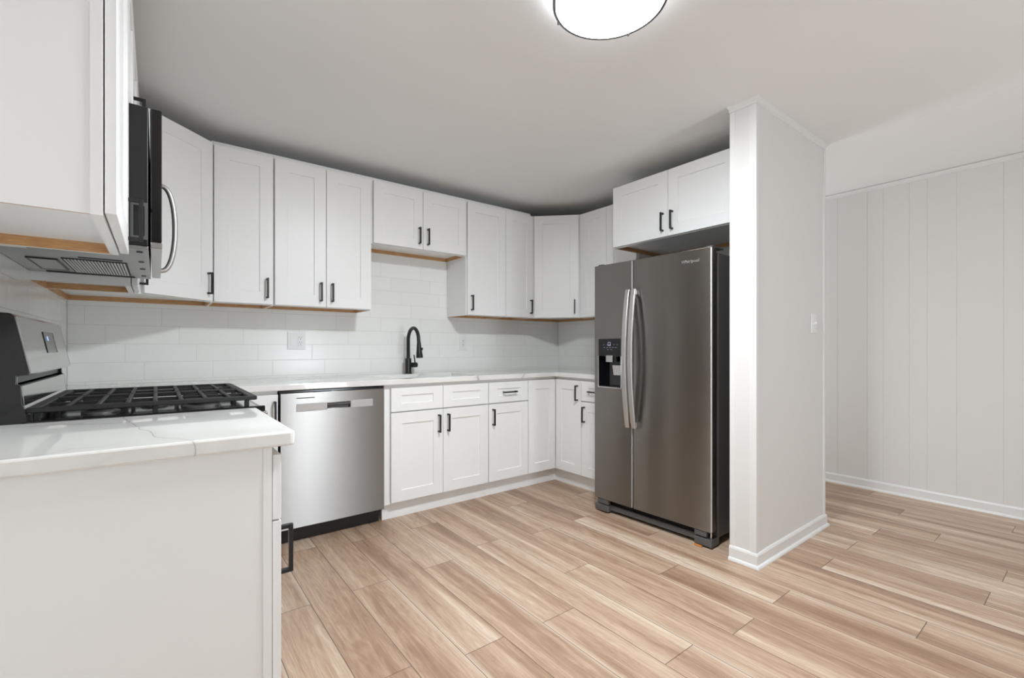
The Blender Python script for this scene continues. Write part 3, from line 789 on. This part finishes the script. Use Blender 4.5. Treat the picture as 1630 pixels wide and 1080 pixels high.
# grease filter: dark tray with bright slats
fl = under('grease_filter', .144, .310, .3275, .6715, M['dark'], .0015)
mb = MB()
for i in range(19):
    x = .150 + i * .0083
    mb.box((x, .333, -.0105), (x + .0050, .666, -.0081), .0006, 1)
mb.build('filter_slat', M['plate'], fl)
under('light_lens', .062, .126, .378, .634, M['lens'], .002)
mb = MB()
for a, b in (((.056, .372), (.0615, .640)), ((.1265, .372), (.132, .640)), ((.0615, .372), (.1265, .3775)), ((.0615, .6345), (.1265, .640))): mb.box((a[0], a[1], -.0095), (b[0], b[1], -.0062))
mb.build('lens_frame', M['blackplastic'], mw)
under('air_slot', .19, .30, .280, .294, M['dark'], .001)
mb = MB(); mb.box((.06, .705, -.0085), (.32, .735, -.0062)); mb.build('rear_slot', M['dark'], mw)
for i, y in enumerate((.06, .27, .45, .66)):
    MB().cyl((.350, y, -.0072), .008, .0022, n=16).build('screw', M['blackplastic'], mw)
under('warning_label', .03, .09, .12, .19, M['plastic'], .0008, 'white paper label under the microwave')
mb = MB(); y_ = -.0012
for a, b in (((.330, .022), (.371, .032)), ((.330, .122), (.371, .132)), ((.330, .032), (.337, .122)), ((.363, .032), (.371, .122))): mb.box((a[0], y_, a[1]), (b[0], -.0002, b[1]))
mb.build('side_vent_frame', M['greyplastic'], mw)

# ------------------------------------------------------------------ refrigerator (local: front at -y, x runs towards the camera)
FW, FH = .832, 1.678
fr = thing('refrigerator', 'tall dark stainless side-by-side refrigerator with ice dispenser beside the partition', 'refrigerator', (2.782, -1.283, 0), R(-90 - 0) + R(2.0))
# local axes after the turn: x -> along the front towards the camera, -y -> out of the front (towards -X)
BYF = .082    # body starts this far behind the door fronts
MB().box((.006, BYF, .045), (FW - .004, .80, 1.655), .006).build('body', M['fridgeside'], fr)
MB().box((.012, BYF - .022, .085), (FW - .012, BYF - .0005, 1.650)).build('gasket', M['dark'], fr)
split = .313
def fdoor(name, x0, x1):
    return MB().box((x0, 0, .092), (x1, BYF - .0225, FH), .007, 3).build(name, M['fridge'], fr, smooth=40)
# freezer door with dispenser opening
DX0, DX1, DZ0, DZ1 = .038, .222, .855, 1.178
def hollow_door(x0, x1):
    t = bmesh.new(); xs = [x0, DX0, DX1, x1]; zs = [.092, DZ0, DZ1 - .115, FH]; g = {}
    for i, x in enumerate(xs):
        for j, z in enumerate(zs): g[i, j] = t.verts.new((x, 0, z))
    hole = None
    for i in range(3):
        for j in range(3):
            f_ = t.faces.new((g[i, j], g[i + 1, j], g[i + 1, j + 1], g[i, j + 1]))
            if (i, j) == (1, 1): hole = f_
    ex = bmesh.ops.extrude_discrete_faces(t, faces=[hole])
    for v in ex['faces'][0].verts: v.co.y += .06
    ex = bmesh.ops.extrude_edge_only(t, edges=[e_ for e_ in t.edges if e_.is_boundary])
    for v in [q for q in ex['geom'] if isinstance(q, bmesh.types.BMVert)]: v.co.y = BYF - .0225
    bmesh.ops.contextual_create(t, geom=[e_ for e_ in t.edges if e_.is_boundary])
    bmesh.ops.recalc_face_normals(t, faces=t.faces[:])
    mb = MB(); mb.bm.free(); mb.bm = t
    return mb.build('freezer_door', M['fridge'], fr, bevel=.006)
fz = hollow_door(.0, split - .003)
rd = fdoor('refrigerator_door', split + .003, FW)
MB().box((FW - .0032, -.0012, .098), (FW + .0012, .010, FH - .006), .0006, 1).build('edge_glint', M['plate'], rd)  # pale strip stands in for light caught on the rounded door edge
MB().box((split - .0058, -.0010, .098), (split - .0024, .008, FH - .006), .0006, 1).build('edge_glint', M['plate'], fz)  # same painted glint along the freezer door's edge
# dispenser: niche lining, control face, paddle
zt = DZ1 - .115
mb = MB(); mb.box((DX0 + .0005, .0585, DZ0 + .0005), (DX1 - .0005, .0595, zt - .0005))
mb.box((DX0 + .0005, .0005, DZ0 + .0005), (DX0 + .003, .0585, zt - .0005)).box((DX1 - .003, .0005, DZ0 + .0005), (DX1 - .0005, .0585, zt - .0005))
mb.box((DX0 + .003, .0005, DZ0 + .0005), (DX1 - .003, .0585, DZ0 + .006))
mb.build('dispenser_niche', M['blackgloss'], fz)
dc = MB().box((DX0, -.003, zt), (DX1, -.0003, DZ1), .0015).build('dispenser_panel', M['blackplastic'], fz)
MB().box((DX0 - .004, -.0025, DZ0 - .004), (DX0, -.0002, zt), .0006).box((DX0, -.0025, DZ0 - .004), (DX1, -.0002, DZ0), .0006).box((DX1, -.0025, DZ0 - .004), (DX1 + .004, -.0002, zt), .0006).build('dispenser_trim', M['chrome'], fz)
mb = MB()
for ix in range(5):
    mb.box((DX0 + .045 + ix * .024, -.0036, zt + .055), (DX0 + .056 + ix * .024, -.0031, zt + .059))
for ix in range(2): mb.box((DX0 + .075 + ix * .028, -.0036, zt + .042), (DX0 + .087 + ix * .028, -.0031, zt + .045))
for ix in (0, 1, 3, 4): mb.box((DX0 + .042 + ix * .028, -.0036, zt + .073), (DX0 + .050 + ix * .028, -.0031, zt + .076))
mb.build('panel_icon', M['icon'], dc)
cxp = DX0 + .092
MB().box((cxp - .011, -.0036, zt + .068), (cxp + .011, -.0031, zt + .092)).build('lit_icon', M['iconlit'], dc)
mb = MB(); mb.box((cxp - .008, -.0040, zt + .079), (cxp + .008, -.0037, zt + .089)); mb.cyl((cxp, -.0038, zt + .075), .005, .0004, 'y', n=16); mb.build('icon_glyph', M['dark'], dc)
MB().box((DX0 + .066, -.006, zt - .040), (DX0 + .120, .010, zt + .004), .002).build('spout_cover', M['steel2'], dc)
mb = MB(); mb.extrude_profile([(.022, zt - .062), (.030, zt - .062), (.048, zt - .125), (.036, zt - .128)], 'x', DX0 + .098, DX0 + .165)
mb.build('dispenser_paddle', M['steel2'], fz)
# bowed flat handles
def fhandle(par, xc):
    c = []
    for i in range(33):
        a = i / 32; z = .607 + a * (1.490 - .607)
        y = -.020 - .043 * math.sin(math.pi * a) ** .85
        c.append(((xc, y, z), (1, 0, 0), (0, 1, 0)))
    mb = MB(); mb.strip(c, .0155, .0065)
    h = mb.build('handle', M['handle'], par, bevel=.003, smooth=35)
    MB().box((xc - .012, -.028, .612), (xc + .012, -.0004, .645), .003).box((xc - .012, -.028, 1.452), (xc + .012, -.0004, 1.485), .003).build('handle_mount', M['handle'], h)
fhandle(fz, split - .022); fhandle(rd, split + .024)
# maker's name on the refrigerator door
def text(s, size, loc, rot, parent, mat, name):
    cu = D.curves.new(name, 'FONT'); cu.body = s; cu.size = size; cu.extrude = .0006; cu.align_x = 'CENTER'; cu.align_y = 'CENTER'
    o = D.objects.new(name + '_tmp', cu); COL.objects.link(o)
    bpy.context.view_layer.update()
    me = D.meshes.new_from_object(o.evaluated_get(bpy.context.evaluated_depsgraph_get()))
    D.objects.remove(o); D.curves.remove(cu)
    n = D.objects.new(name, me); COL.objects.link(n); n.parent = parent; n.location = loc; n.rotation_euler = rot
    me.materials.clear(); me.materials.append(mat); return n
text('Whirlpool', .026, (FW - .125, -.0010, 1.612), (R(90), 0, 0), rd, M['chrome'], 'brand_lettering')
# hinge covers, base grille, feet
MB().box((FW - .05, .03, 1.6785), (FW - .01, .16, 1.690), .002).build('hinge_cover', M['greyplastic'], fr)
MB().box((.01, .03, 1.6785), (.05, .16, 1.690), .002).build('hinge_cover', M['greyplastic'], fr)
mb = MB(); mb.box((.10, .030, .022), (FW - .10, .055, .055), .003); mb.build('base_grille', M['greyplastic'], fr)
MB().box((.09, .056, .03), (FW - .09, .094, .09)).build('grille_back', M['dark'], fr)
for x0, x1 in ((.004, .115), (FW - .105, FW - .002)):
    ft = MB().box((x0, .004, .010), (x1, .093, .052), .004).build('foot_cover', M['greyplastic'], fr)
    MB().cyl(((x0 + x1) / 2, .05, .0052), .016, .0096, n=18).build('leveller', M['blackplastic'], ft)
    MB().box((x0 + (.02 if x0 < .1 else 0), .006, .060), (x1 - (0 if x0 < .1 else .03), .03, .0905), .002).build('hinge_bracket', M['greyplastic'], fr)
MB().cyl((FW - .018, .03, .068), .006, .034, n=12).build('hinge_pin', M['chrome'], fr)
for x in (.05, FW - .05): MB().cyl((x, .74, .0225), .02, .044, n=18).build('roller', M['blackplastic'], fr)
MB().box((FW - .10, -.006, .001), (FW - .055, .004, .009), .001).build('floor_shim', M['orange'], fr, label='orange shim under the front foot')
